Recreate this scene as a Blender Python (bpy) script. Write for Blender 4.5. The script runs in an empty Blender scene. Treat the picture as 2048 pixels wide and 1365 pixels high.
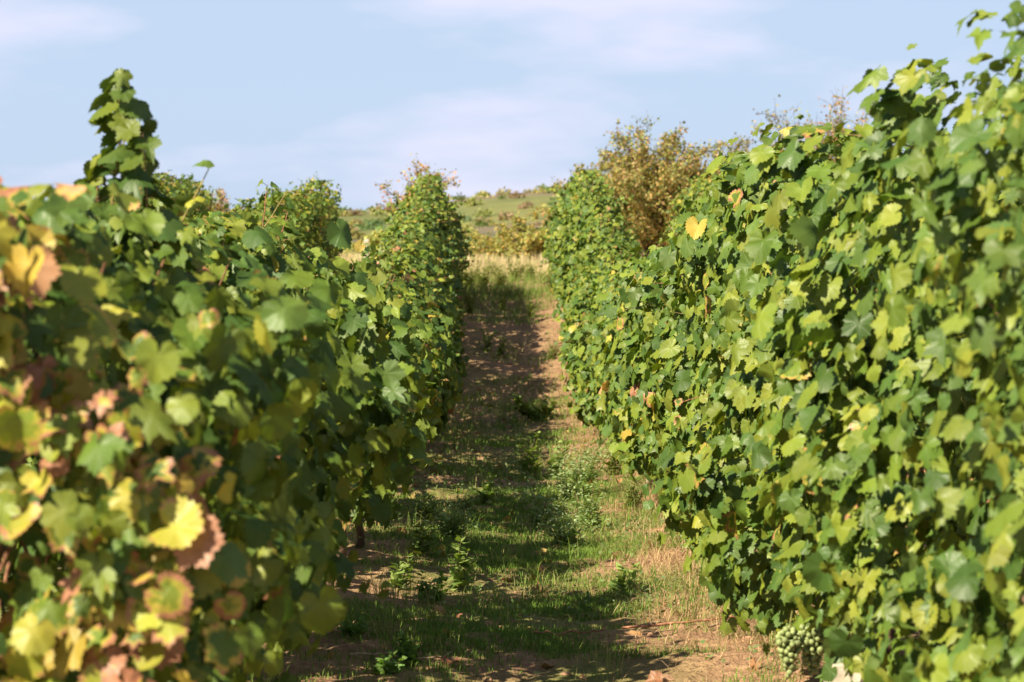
import bpy, math, random
import numpy as np
from mathutils import Vector

# ------------------------------------------------------------------ camera, sky, sun, exposure
C = bpy.context.scene
COL = C.collection
CAMZ, FPX, VX, VY = 1.5, 5700.0, 985.0, 500.0          # eye height, focal length in photo pixels, vanishing point of the rows
cam_d = bpy.data.cameras.new('camera'); cam = bpy.data.objects.new('camera', cam_d); COL.objects.link(cam)
cam.location = (0, 0, CAMZ)
cam_d.sensor_width = 36; cam_d.lens = FPX / 2048 * 36
cam.rotation_euler = (math.radians(90) - math.atan((682.5 - VY) / FPX), 0, -math.atan((1024 - VX) / FPX))
cam_d.clip_start = 0.1; cam_d.clip_end = 8000
cam_d.dof.use_dof = True; cam_d.dof.focus_distance = 13.0; cam_d.dof.aperture_fstop = 8.0
C.camera = cam

SUN = Vector((-0.73, -0.67, 0.86)).normalized()           # towards the sun
sun_el = math.asin(SUN.z); sun_az = math.atan2(SUN.x, SUN.y)
W = bpy.data.worlds.new('World'); C.world = W; W.use_nodes = True
nt = W.node_tree; nt.nodes.clear()
def N(nt, typ, **kw):
    n = nt.nodes.new(typ)
    for k, v in kw.items(): setattr(n, k, v)
    return n
out = N(nt, 'ShaderNodeOutputWorld'); bg = N(nt, 'ShaderNodeBackground'); bg.inputs[1].default_value = 0.051
sky = N(nt, 'ShaderNodeTexSky', sky_type='NISHITA', sun_disc=False)
sky.sun_elevation = sun_el; sky.sun_rotation = sun_az; sky.air_density = 1.0; sky.dust_density = 0.6; sky.ozone_density = 2.5
tc = N(nt, 'ShaderNodeTexCoord'); mp = N(nt, 'ShaderNodeMapping'); mp.inputs['Scale'].default_value = (7, 7, 26)
mp.inputs['Location'].default_value = (1.3, 0.2, 0.6)
nz = N(nt, 'ShaderNodeTexNoise'); nz.inputs['Scale'].default_value = 1.0; nz.inputs['Detail'].default_value = 4; nz.inputs['Roughness'].default_value = 0.5
rp = N(nt, 'ShaderNodeMapRange'); rp.inputs[1].default_value = 0.48; rp.inputs[2].default_value = 0.62; rp.inputs[4].default_value = 0.62
mx = N(nt, 'ShaderNodeMix', data_type='RGBA'); mx.inputs[7].default_value = (9.6, 9.1, 11.1, 1)
tint = N(nt, 'ShaderNodeMix', data_type='RGBA', blend_type='MULTIPLY'); tint.inputs[0].default_value = 1; tint.inputs[7].default_value = (.74, .74, .84, 1)
L = nt.links.new
L(tc.outputs['Generated'], mp.inputs[0]); L(mp.outputs[0], nz.inputs[0]); L(nz.outputs[0], rp.inputs[0]); L(rp.outputs[0], mx.inputs[0])
flat = N(nt, 'ShaderNodeMix', data_type='RGBA'); sz = N(nt, 'ShaderNodeSeparateXYZ'); L(tc.outputs['Generated'], sz.inputs[0]); fr_ = N(nt, 'ShaderNodeMapRange'); L(sz.outputs[2], fr_.inputs[0]); fr_.inputs[1].default_value = .12; fr_.inputs[2].default_value = .30; fr_.inputs[3].default_value = .82; fr_.inputs[4].default_value = 0; L(fr_.outputs[0], flat.inputs[0]); flat.inputs[7].default_value = (6.15, 7.7, 10.1, 1)
L(sky.outputs[0], tint.inputs[6]); L(tint.outputs[2], flat.inputs[6]); L(flat.outputs[2], mx.inputs[6]); L(mx.outputs[2], bg.inputs[0]); L(bg.outputs[0], out.inputs[0])

sd = bpy.data.lights.new('sun', 'SUN'); sd.energy = 5.0; sd.angle = math.radians(0.53); sd.color = (1.0, 0.87, 0.66)
so = bpy.data.objects.new('sun', sd); COL.objects.link(so); so.rotation_euler = SUN.to_track_quat('Z', 'Y').to_euler()
C.view_settings.view_transform = 'Standard'; C.view_settings.look = 'None'; C.view_settings.gamma = 1
C.view_settings.use_curve_mapping = False; C.view_settings.exposure = 0.97
C.render.engine = 'CYCLES'; C.cycles.use_denoising = True; C.cycles.max_bounces = 8; C.cycles.transmission_bounces = 4

rng = np.random.default_rng(11); random.seed(5)
SUNV = np.array(SUN)

# ------------------------------------------------------------------ ground profile
GY = [-60, 0, 11.5, 18, 24, 28, 32, 36, 40, 44, 48, 60, 120, 240, 900]
GZ = [0, 0, 0, -.12, -.2, -.24, -.10, .30, .65, .85, .95, 1.0, 1.0, 0.98, 0.9]
_ty = np.linspace(-60, 900, 9601); _tz = np.interp(_ty, GY, GZ)
_k = np.hanning(31); _k /= _k.sum(); _tz = np.convolve(np.pad(_tz, 15, mode='edge'), _k, mode='valid')
def base_z(y): return np.interp(y, _ty, _tz)
def fbm(x, y, s, seed=0):
    z = 0; a = 1
    for i in range(4):
        ph = seed * 1.7 + i * 2.3
        z = z + a * np.sin(x * s * (1.0 + .21 * i) + ph + 1.3 * np.sin(y * s * .83 + ph * 2)) * np.cos(y * s * 1.13 - ph + 1.1 * np.sin(x * s * .71 + ph))
        s *= 2.03; a *= .5
    return z
def hill(x, y):
    px = VX + x / np.maximum(y, 1) * FPX
    top = np.interp(px, [-2500, -400, 300, 690, 800, 960, 1080, 1200, 1500, 2000, 4000], [3.0, 3.6, 4.5, 5.6, 6.2, 8.2, 9.1, 9.5, 9.0, 7.6, 4.2])
    t = np.clip((y - 260) / 160, 0, 1); t = t * t * (3 - 2 * t)
    return t * (top + .35 * fbm(x, y, .05, 3)) * np.clip((1400 - y) / 900, .0, 1)
ROWX = {'left': -0.93, 'right': 1.33, 'left2': -3.19, 'left3': -5.45, 'right2': 3.59}
def gz(x, y):
    x = np.asarray(x, float); y = np.asarray(y, float)
    lane = (x - .2)
    near = np.clip((60 - y) / 10, 0, 1)
    z = base_z(y) + near * (.035 * np.cos((x - .2) * 2 * math.pi / 2.26) * -1.0 + .016 * fbm(x, y, 2.1, 1) + .03 * np.sin(y * 1.35 + .7 * np.sin(x * 1.3)) )
    return z + hill(x, y)

def P(px, py, d): return np.array([(px - VX) / FPX * d, d, CAMZ + (VY - py) / FPX * d])

# ------------------------------------------------------------------ helpers
def mesh_np(name, V, faces, attrs=None, smooth=True, mats=(), fmat=None):
    """faces: list of int arrays (n,k)"""
    me = bpy.data.meshes.new(name); V = np.asarray(V, np.float32)
    me.vertices.add(len(V)); me.vertices.foreach_set('co', V.ravel())
    faces = [np.asarray(f, np.int32) for f in faces if len(f)]
    nl = sum(f.size for f in faces); npoly = sum(len(f) for f in faces)
    me.loops.add(nl); me.loops.foreach_set('vertex_index', np.concatenate([f.ravel() for f in faces]))
    me.polygons.add(npoly)
    tot = np.concatenate([np.full(len(f), f.shape[1]) for f in faces]).astype(np.int32)
    me.polygons.foreach_set('loop_start', np.concatenate([[0], np.cumsum(tot)[:-1]]).astype(np.int32))
    me.polygons.foreach_set('loop_total', tot)
    me.polygons.foreach_set('use_smooth', np.full(npoly, smooth))
    for m in mats: me.materials.append(m)
    if fmat is not None: me.polygons.foreach_set('material_index', np.asarray(fmat, np.int32))
    me.update(calc_edges=True)
    for k, a in (attrs or {}).items():
        a = np.asarray(a, np.float32)
        if a.shape[1] == 4:
            at = me.attributes.new(k, 'FLOAT_COLOR', 'POINT'); at.data.foreach_set('color', a.ravel())
        else:
            at = me.attributes.new(k, 'FLOAT_VECTOR', 'POINT'); at.data.foreach_set('vector', a.ravel())
    return me
def link(name, me, parent=None, loc=None):
    o = bpy.data.objects.new(name, me); COL.objects.link(o)
    if parent is not None: o.parent = parent
    if loc is not None: o.location = loc
    return o
def tag(o, label=None, cat=None, group=None, kind=None):
    for k, v in (('label', label), ('category', cat), ('group', group), ('kind', kind)):
        if v: o[k] = v
    return o
def empty(name, loc, label, cat, group=None):
    o = bpy.data.objects.new(name, None); COL.objects.link(o); o.location = loc; o.empty_display_size = .2
    return tag(o, label, cat, group)
class Tubes:
    def __init__(s): s.v = []; s.f = []; s.c = []; s.n = 0
    def add(s, pts, radii, k=5, col=(.2, .1, .05, 0)):
        pts = np.asarray(pts, float); m = len(pts); radii = np.broadcast_to(radii, m)
        t = np.gradient(pts, axis=0); t /= np.linalg.norm(t, axis=1)[:, None] + 1e-9
        ref = np.array([0.31, .9, .17]) if abs(t[0] @ np.array([.31, .9, .17])) < .9 else np.array([1., 0, .1])
        u = np.cross(t, ref); u /= np.linalg.norm(u, axis=1)[:, None] + 1e-9; w = np.cross(t, u)
        a = np.arange(k) * 2 * math.pi / k
        ring = pts[:, None] + radii[:, None, None] * (np.cos(a)[None, :, None] * u[:, None] + np.sin(a)[None, :, None] * w[:, None])
        s.v.append(ring.reshape(-1, 3)); s.c.append(np.tile(np.array(col, float), (m * k, 1)))
        i = np.arange(m - 1)[:, None] * k; j = np.arange(k)[None]; j2 = (j + 1) % k
        q = np.stack([i + j, i + j2, i + k + j2, i + k + j], -1).reshape(-1, 4) + s.n
        s.f.append(q); s.n += m * k
    def mesh(s, name, mat):
        return mesh_np(name, np.concatenate(s.v), [np.concatenate(s.f)], {'lc': np.concatenate(s.c)}, mats=[mat])

def leaf_template(n, ring, serr=.05, var=0, seed=0):
    ang = np.array([0, 14, 27, 50, 64, 78, 105, 135, 158, 172, 180])
    rad = np.array([[1.08, .90, .78, .96, .86, .70, .85, .70, .62, .44, .10],
                    [1.14, .86, .60, .98, .80, .54, .82, .64, .62, .48, .06],
                    [1.0, .95, .90, .92, .90, .86, .84, .78, .66, .40, .16]][var])
    rr_ = np.random.default_rng(seed + 7 * var)
    phi = np.linspace(-180, 180, n, endpoint=False) + (rr_.uniform(-.3, .3, n) * 360 / n if n > 12 else 0)
    r = np.interp(abs(phi), ang, rad) * (1 + (.05 if n > 12 else .0) * np.sin(np.radians(phi) * 2 + var))
    if serr and n >= 24: r = r * (1 + np.where(np.arange(n) % 2 == 0, rr_.uniform(.3, 1.5, n), -rr_.uniform(.3, 1.2, n)) * serr * (abs(phi) < 165))
    ph = np.radians(phi)
    rim = np.stack([r * np.sin(ph) * (1, .92, 1.06)[var], r * np.cos(ph)], 1) * .66
    v = [np.zeros((1, 2))]; rr = [np.zeros(1)]
    if ring: v.append(rim * .55); rr.append(np.full(n, .55))
    v.append(rim); rr.append(np.ones(n))
    v = np.concatenate(v); rr = np.concatenate(rr)
    i = np.arange(n); j = (i + 1) % n
    tri = np.stack([np.zeros(n, int), 1 + j, 1 + i], 1); quad = np.zeros((0, 4), int)
    if ring: quad = np.stack([1 + i, 1 + n + i, 1 + n + j, 1 + j], 1)[:, ::-1]
    return v, rr, tri, quad
LOD = {}
for v_ in range(3):
    LOD[(0, v_)] = leaf_template(44, True, .075, v_, 1); LOD[(1, v_)] = leaf_template(28, False, .08, v_, 2); LOD[(2, v_)] = leaf_template(11, False, 0, v_, 3)
# a simple lance-shaped leaf for weeds and shrubs
def lance(wd=.3):
    y = np.array([0, .3, .65, 1.0, .65, .3]); x = np.array([0, wd, wd * .75, 0, -wd * .75, -wd])
    v = np.stack([x, y], 1); return v, y * 1.0, np.zeros((0, 3), int), np.array([[0, 1, 2, 5], [5, 2, 3, 4]])
LOD['lance'] = (lambda t: (t[0], t[1], t[2], np.array([[0, 1, 2, 5], [5, 2, 3, 4]])))(lance(.28))
LOD['narrow'] = lance(.13)
LOD['broad'] = lance(.42)
def leaf_batch(pos, nor, tip, size, col, lod, r, curl=1.0):
    """col (n,4): rgb + amount of browning at the rim"""
    T, rr, tri, quad = LOD[lod]; n = len(pos); m = len(T)
    nor = nor / (np.linalg.norm(nor, axis=1)[:, None] + 1e-9)
    tip = tip - (tip * nor).sum(1)[:, None] * nor; tip /= np.linalg.norm(tip, axis=1)[:, None] + 1e-9
    sx = np.cross(tip, nor)
    x = T[None, :, 0]; y = T[None, :, 1]; R = rr[None]
    fold = r.normal(.06, .20, (n, 1)) * curl; droop = r.normal(.18, .22, (n, 1)) * curl; wav = r.uniform(.01, .08, (n, 1)) * curl; ph = r.uniform(0, 6.28, (n, 1))
    phi = np.arctan2(x, y + 1e-6)
    z = -fold * np.abs(x) * 1.0 - droop * y * np.abs(y) * .9 - fold * .6 * x * x + wav * np.sin(phi * 3.0 + ph) * R * R + .012 * curl * np.sin(phi * 7 + ph * 3) * R * R
    if isinstance(lod, tuple): z = z + .007 * curl * (np.abs(np.sin(phi * 3.5)) - .5) * R
    asx = r.uniform(.86, 1.12, (n, 1))
    loc = (x * asx)[..., None] * sx[:, None] + y[..., None] * tip[:, None] + z[..., None] * nor[:, None]
    V = pos[:, None] + loc * size[:, None, None]
    off = (np.arange(n) * m)[:, None, None]
    F3 = (tri[None] + off).reshape(-1, 3); F4 = (quad[None] + off).reshape(-1, 4)
    A = np.repeat(col[:, None], m, 1).reshape(-1, 4)
    LP = np.broadcast_to(np.stack([T[:, 0], T[:, 1], rr], 1)[None], (n, m, 3)).reshape(-1, 3)
    return V.reshape(-1, 3), F3, F4, A, LP
class Leaves:
    def __init__(s): s.V = []; s.F3 = []; s.F4 = []; s.A = []; s.LP = []; s.n = 0
    def add(s, pos, nor, tip, size, col, lod, r, curl=1.0):
        if lod in (0, 1, 2):
            v = r.integers(0, 3, len(pos))
            for q in range(3):
                m = v == q
                if m.any(): s.add(pos[m], nor[m], tip[m], size[m], col[m], (lod, q), r, curl)
            return
        a = (pos, nor, tip, size, col, lod, r, curl); k = {}
        V, F3, F4, A, LP = leaf_batch(*a, **k)
        s.V.append(V); s.F3.append(F3 + s.n); s.F4.append(F4 + s.n); s.A.append(A); s.LP.append(LP); s.n += len(V)
    def mesh(s, name, mat):
        return mesh_np(name, np.concatenate(s.V), [np.concatenate(s.F3), np.concatenate(s.F4)], {'lc': np.concatenate(s.A), 'lp': np.concatenate(s.LP)}, mats=[mat])

# ------------------------------------------------------------------ materials
def newmat(name):
    m = bpy.data.materials.new(name); m.use_nodes = True; t = m.node_tree; t.nodes.clear()
    return m, t, N(t, 'ShaderNodeOutputMaterial')
def math_(t, op, a, b=None, clamp=False):
    n = N(t, 'ShaderNodeMath', operation=op); n.use_clamp = clamp
    for i, v in enumerate((a, b)):
        if v is None: continue
        if hasattr(v, 'links'): t.links.new(v, n.inputs[i])
        else: n.inputs[i].default_value = v
    return n.outputs[0]
def mixc(t, f, a, b, mode='MIX'):
    n = N(t, 'ShaderNodeMix', data_type='RGBA', blend_type=mode)
    for i, v in ((0, f), (6, a), (7, b)):
        if hasattr(v, 'links'): t.links.new(v, n.inputs[i])
        elif i == 0: n.inputs[0].default_value = v
        else: n.inputs[i].default_value = (*v, 1) if len(v) == 3 else v
    return n.outputs[2]
def noise(t, scale, detail=3, vec=None, rough=.5):
    n = N(t, 'ShaderNodeTexNoise'); n.inputs['Scale'].default_value = scale; n.inputs['Detail'].default_value = detail; n.inputs['Roughness'].default_value = rough
    if vec is not None: t.links.new(vec, n.inputs['Vector'])
    return n.outputs[0]
def ramp(t, v, a, b, lo=0., hi=1.):
    n = N(t, 'ShaderNodeMapRange'); t.links.new(v, n.inputs[0])
    n.inputs[1].default_value = a; n.inputs[2].default_value = b; n.inputs[3].default_value = lo; n.inputs[4].default_value = hi
    return n.outputs[0]
def leaf_material(name, veins=True, trans=.18, gloss=.10, rough=.45):
    m, t, o = newmat(name); l = t.links.new
    lc = N(t, 'ShaderNodeAttribute', attribute_name='lc'); col = lc.outputs['Color']; dis = lc.outputs['Alpha']
    geo = N(t, 'ShaderNodeNewGeometry')
    nrm = None
    if veins:
        lp = N(t, 'ShaderNodeAttribute', attribute_name='lp'); sp = N(t, 'ShaderNodeSeparateXYZ'); l(lp.outputs['Vector'], sp.inputs[0])
        ang = math_(t, 'ARCTAN2', sp.outputs[0], sp.outputs[1])
        rad = math_(t, 'SQRT', math_(t, 'ADD', math_(t, 'MULTIPLY', sp.outputs[0], sp.outputs[0]), math_(t, 'MULTIPLY', sp.outputs[1], sp.outputs[1])))
        s = math_(t, 'ABSOLUTE', math_(t, 'SINE', math_(t, 'MULTIPLY', ang, 3.5)))
        d = math_(t, 'MULTIPLY', s, rad)                                   # distance to the nearest main vein
        vein = ramp(t, d, .008, .045, 1, 0)
        side = math_(t, 'SINE', math_(t, 'MULTIPLY', math_(t, 'SUBTRACT', rad, math_(t, 'MULTIPLY', s, .16)), 62))
        sidev = ramp(t, side, .8, 1, 0, .45)
        allv = math_(t, 'MAXIMUM', vein, sidev)
        nz1 = noise(t, 60, 3, geo.outputs['Position']); nz2 = noise(t, 14, 2, geo.outputs['Position'])
        col = mixc(t, math_(t, 'MULTIPLY', allv, .26), col, mixc(t, 1, col, (1.9, 1.75, 1.5), 'MULTIPLY'))
        col = mixc(t, ramp(t, nz2, .3, .75), col, mixc(t, 1, col, (1.28, 1.10, .85), 'MULTIPLY'))
        col = mixc(t, ramp(t, nz1, .55, .8, 0, .45), col, mixc(t, 1, col, (.72, .75, .7), 'MULTIPLY'))
        # browning that starts at the rim and grows inwards with the leaf's own amount
        e = math_(t, 'ADD', sp.outputs[2], math_(t, 'MULTIPLY', math_(t, 'SUBTRACT', noise(t, 55, 5, geo.outputs['Position'], .65), .5), 2.0))
        e = math_(t, 'SUBTRACT', e, math_(t, 'SUBTRACT', 1.12, dis))
        l1 = math_(t, 'MULTIPLY', ramp(t, e, -.18, .1), ramp(t, dis, .0, .12)); l2 = math_(t, 'MULTIPLY', ramp(t, e, .05, .25), ramp(t, dis, .0, .12))
        col = mixc(t, l1, col, (.48, .40, .06)); col = mixc(t, l2, col, mixc(t, nz1, (.24, .095, .05), (.50, .25, .14)))
        b = N(t, 'ShaderNodeBump'); b.inputs['Strength'].default_value = .35; b.inputs['Distance'].default_value = .004
        l(math_(t, 'SUBTRACT', math_(t, 'MULTIPLY', nz2, .8), allv), b.inputs['Height']); nrm = b.outputs[0]
    # underside is paler and duller
    under = mixc(t, .25, col, (.19, .24, .07))
    colf = mixc(t, geo.outputs['Backfacing'], col, under)
    df = N(t, 'ShaderNodeBsdfDiffuse'); tr = N(t, 'ShaderNodeBsdfTranslucent'); gl = N(t, 'ShaderNodeBsdfGlossy'); gl.inputs['Roughness'].default_value = rough
    gl.inputs['Color'].default_value = (.9, .95, .9, 1)
    l(colf, df.inputs[0]); l(mixc(t, 1, col, (1.35, 1.45, .45), 'MULTIPLY'), tr.inputs[0])
    if nrm is not None:
        for s_ in (df, gl): l(nrm, s_.inputs['Normal'])
    m1 = N(t, 'ShaderNodeMixShader'); m1.inputs[0].default_value = trans; l(df.outputs[0], m1.inputs[1]); l(tr.outputs[0], m1.inputs[2])
    m2 = N(t, 'ShaderNodeMixShader'); m2.inputs[0].default_value = gloss * .3; l(m1.outputs[0], m2.inputs[1]); l(gl.outputs[0], m2.inputs[2])
    l(m2.outputs[0], o.inputs[0]); return m
M_LEAF = leaf_material('vine_leaf')
M_WEED = leaf_material('weed_leaf', veins=False, trans=.3, gloss=.06)
M_BUSH = leaf_material('shrub_leaf', veins=False, trans=.3, gloss=.04)
def bark_material(name, scale=60):
    m, t, o = newmat(name); l = t.links.new
    lc = N(t, 'ShaderNodeAttribute', attribute_name='lc'); tcn = N(t, 'ShaderNodeTexCoord')
    n1 = noise(t, scale, 4, tcn.outputs['Object'])
    col = mixc(t, ramp(t, n1, .3, .7), mixc(t, 1, lc.outputs['Color'], (.55, .5, .5), 'MULTIPLY'), mixc(t, 1, lc.outputs['Color'], (1.4, 1.35, 1.3), 'MULTIPLY'))
    p = N(t, 'ShaderNodeBsdfPrincipled'); p.inputs['Roughness'].default_value = .8; l(col, p.inputs['Base Color'])
    b = N(t, 'ShaderNodeBump'); b.inputs['Strength'].default_value = .6; b.inputs['Distance'].default_value = .01; l(n1, b.inputs['Height']); l(b.outputs[0], p.inputs['Normal'])
    l(p.outputs[0], o.inputs[0]); return m
M_BARK = bark_material('bark'); M_STEM = bark_material('green_stem', 90)
def grass_material(name, trans=.3):
    m, t, o = newmat(name); l = t.links.new
    lc = N(t, 'ShaderNodeAttribute', attribute_name='lc')
    df = N(t, 'ShaderNodeBsdfDiffuse'); tr = N(t, 'ShaderNodeBsdfTranslucent'); l(lc.outputs['Color'], df.inputs[0]); l(lc.outputs['Color'], tr.inputs[0])
    m1 = N(t, 'ShaderNodeMixShader'); m1.inputs[0].default_value = trans; l(df.outputs[0], m1.inputs[1]); l(tr.outputs[0], m1.inputs[2]); l(m1.outputs[0], o.inputs[0]); return m
M_GRASS = grass_material('grass_blade')
def ground_material():
    m, t, o = newmat('soil'); l = t.links.new
    g = N(t, 'ShaderNodeNewGeometry'); s = N(t, 'ShaderNodeSeparateXYZ'); l(g.outputs['Position'], s.inputs[0]); pos = g.outputs['Position']; Y = s.outputs[1]
    n1 = noise(t, 3.0, 5, pos, .6); n2 = noise(t, 22, 5, pos, .65); n3 = noise(t, .8, 3, pos)
    soil = mixc(t, ramp(t, n1, .35, .65), (.30, .175, .105), (.47, .29, .17))
    soil = mixc(t, ramp(t, n2, .45, .75), soil, (.55, .37, .21)); soil = mixc(t, ramp(t, n2, .42, .28, 0, .7), soil, (.12, .075, .05))
    moss = mixc(t, ramp(t, n2, .35, .65), (.12, .19, .035), (.20, .25, .06))
    gm = math_(t, 'MULTIPLY', ramp(t, n3, .42, .60), ramp(t, Y, 36, 22, .2, .75))
    gm = math_(t, 'MULTIPLY', gm, ramp(t, s.outputs[0], .8, .35)); soil = mixc(t, gm, soil, moss)
    # straw coloured meadow behind the rows
    straw = mixc(t, ramp(t, noise(t, .6, 5, pos), .35, .65), (.42, .31, .15), (.55, .43, .22))
    straw = mixc(t, ramp(t, noise(t, .09, 4, pos), .52, .66), straw, (.22, .26, .08))
    col = mixc(t, ramp(t, Y, 46, 52), soil, straw)
    # hillside
    hn = noise(t, .028, 5, pos, .6); hn2 = noise(t, .012, 3, pos)
    hl = mixc(t, ramp(t, hn, .40, .60), (.085, .13, .05), (.21, .215, .08))
    hl = mixc(t, ramp(t, hn2, .5, .62), hl, (.20, .15, .12)); 
    col = mixc(t, ramp(t, Y, 150, 240), col, mixc(t, ramp(t, hn, .45, .55), (.10, .17, .08), (.17, .20, .09)))
    col = mixc(t, ramp(t, Y, 270, 300), col, hl)
    p = N(t, 'ShaderNodeBsdfPrincipled'); p.inputs['Roughness'].default_value = .95; p.inputs['Specular IOR Level'].default_value = .1; l(col, p.inputs['Base Color'])
    b = N(t, 'ShaderNodeBump'); b.inputs['Strength'].default_value = .9; b.inputs['Distance'].default_value = .05; l(math_(t, 'ADD', n2, math_(t, 'MULTIPLY', noise(t, 90, 4, pos), .3)), b.inputs['Height']); l(b.outputs[0], p.inputs['Normal'])
    l(p.outputs[0], o.inputs[0]); return m
def simple(name, col, rough=.8, var=.3, scale=20, spec=.3, sss=0):
    m, t, o = newmat(name); l = t.links.new; tcn = N(t, 'ShaderNodeTexCoord')
    n1 = noise(t, scale, 5, tcn.outputs['Object'])
    c = mixc(t, ramp(t, n1, .3, .7), tuple(x * (1 - var) for x in col), tuple(min(1, x * (1 + var)) for x in col))
    p = N(t, 'ShaderNodeBsdfPrincipled'); p.inputs['Roughness'].default_value = rough; p.inputs['Specular IOR Level'].default_value = spec; l(c, p.inputs['Base Color'])
    p.inputs['Subsurface Weight'].default_value = sss; p.inputs['Subsurface Radius'].default_value = (.004, .005, .002)
    b = N(t, 'ShaderNodeBump'); b.inputs['Strength'].default_value = .4; b.inputs['Distance'].default_value = .005; l(n1, b.inputs['Height']); l(b.outputs[0], p.inputs['Normal'])
    l(p.outputs[0], o.inputs[0]); return m
M_SOIL = ground_material(); M_CONC = simple('weathered_concrete', (.50, .44, .34), .9, .25, 45)
M_GRAPE = simple('grape_skin', (.27, .33, .13), .5, .45, 28, .3, .1)
M_DRYGRAPE = simple('withered_grape', (.05, .03, .03), .7, .4, 90)
M_BIRD = simple('bird_feathers', (.04, .04, .045), .8)
M_CLOD = simple('earth_clod', (.33, .20, .125), .95, .4, 30, .1)

# ------------------------------------------------------------------ ground
def axis(segs):
    return np.unique(np.concatenate([np.arange(a, b, s) for a, b, s in segs]))
ys = axis([(-60, 6, 2), (6, 26, .05), (26, 52, .09), (52, 70, .4), (70, 200, 5), (200, 460, 4), (460, 1500, 60), (1500, 6001, 500)])
xs = axis([(-3000, -400, 200), (-400, -60, 15), (-60, -6, 1.8), (-6, -1.2, .3), (-1.2, 1.6, .045), (1.6, 8, .3), (8, 60, 2), (60, 400, 15), (400, 3001, 200)])
X, Y = np.meshgrid(xs, ys)
Z = gz(X, Y)
clod = .012 * np.clip(fbm(X, Y, 9.0, 7), -.8, 1.6) + .006 * fbm(X, Y, 23., 4)
Z = Z + clod * ((Y < 52) & (Y > 6) & (X > -1.4) & (X < 1.8))
nx, ny = len(xs), len(ys); ii = np.arange(ny - 1)[:, None] * nx + np.arange(nx - 1)[None]
quads = np.stack([ii, ii + 1, ii + nx + 1, ii + nx], -1).reshape(-1, 4)
tag(link('ground', mesh_np('ground', np.stack([X, Y, Z], -1).reshape(-1, 3), [quads], mats=[M_SOIL])), kind='structure')

# ------------------------------------------------------------------ grape vines
HL = ([4.0, 5.4, 6.9, 8, 9.5, 10.9, 12.5, 14.5, 18.6, 21.6, 27, 32, 36, 40, 44], [1.53, 1.52, 1.50, 1.47, 1.52, 1.54, 1.30, 1.24, 1.24, 1.36, 1.70, 1.82, 1.82, 1.82, 1.60])
HR = ([5.0, 6.5, 7.9, 9.3, 11.4, 14.7, 18, 22, 25, 28.6, 33, 37, 41, 44], [1.93, 1.93, 1.90, 1.62, 1.92, 1.92, 1.62, 1.52, 1.44, 1.44, 1.56, 1.86, 1.86, 1.60])
HL2 = ([0, 38, 42, 44.5, 52], [1.40, 1.40, 1.50, 1.66, 1.70])
HO = ([0, 30, 44, 50], [1.65, 1.65, 1.7, 1.68])
def hprof(row): return {'left': HL, 'right': HR, 'left2': HL2}.get(row, HO)
GREENS = 1.02 * np.array([(.115, .185, .024), (.085, .155, .022), (.145, .210, .028), (.055, .115, .022), (.150, .215, .030), (.090, .160, .032), (.185, .235, .034), (.068, .135, .030)])
YEL = np.array([(.28, .33, .045), (.34, .35, .05), (.38, .31, .06)]); RED = np.array([(.36, .17, .10), (.26, .11, .07), (.48, .28, .16)])
def leaf_cols(n, r, autumn=.03, shift=1.0):
    c = GREENS[r.integers(0, len(GREENS), n)] * r.uniform(.78, 1.18, (n, 1)) * shift
    u = r.random(n); dis = np.where(r.random(n) < .012 + autumn * 1.0, r.uniform(.12, .6, n), 0)
    my = u < autumn; c[my] = YEL[r.integers(0, 3, my.sum())] * r.uniform(.8, 1.1, (my.sum(), 1))
    mr = u < autumn * .24; c[mr] = RED[r.integers(0, 3, mr.sum())] * r.uniform(.8, 1.2, (mr.sum(), 1))
    blot = mr & (r.random(n) < .75); c[blot] = YEL[0] * .9; dis[blot] = r.uniform(.75, 1.25, blot.sum())
    return np.concatenate([c, dis[:, None]], 1)
def unit(a): return a / (np.linalg.norm(a, axis=-1)[..., None] + 1e-9)
GAPS = [(8.6, .38), (10.0, .0), (12.55, .52), (14.9, .34), (18.3, .42), (22.6, .35)]     # places where the left row is thin
TAPER = {'far_end': .62, 'right_near': 1.8, 'left2': 2.2, 'left3': 1.6}
def half_width(t, row=''):
    """half thickness of the leaf wall at relative height t (0 bottom .. 1 top)"""
    k = TAPER.get(row, 1.0)
    return np.interp(t, [0, .12, .4, .7, .88, 1.0], [.28, .40, .45, .36, min(.36, .19 * k), .05 * k * k])
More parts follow.
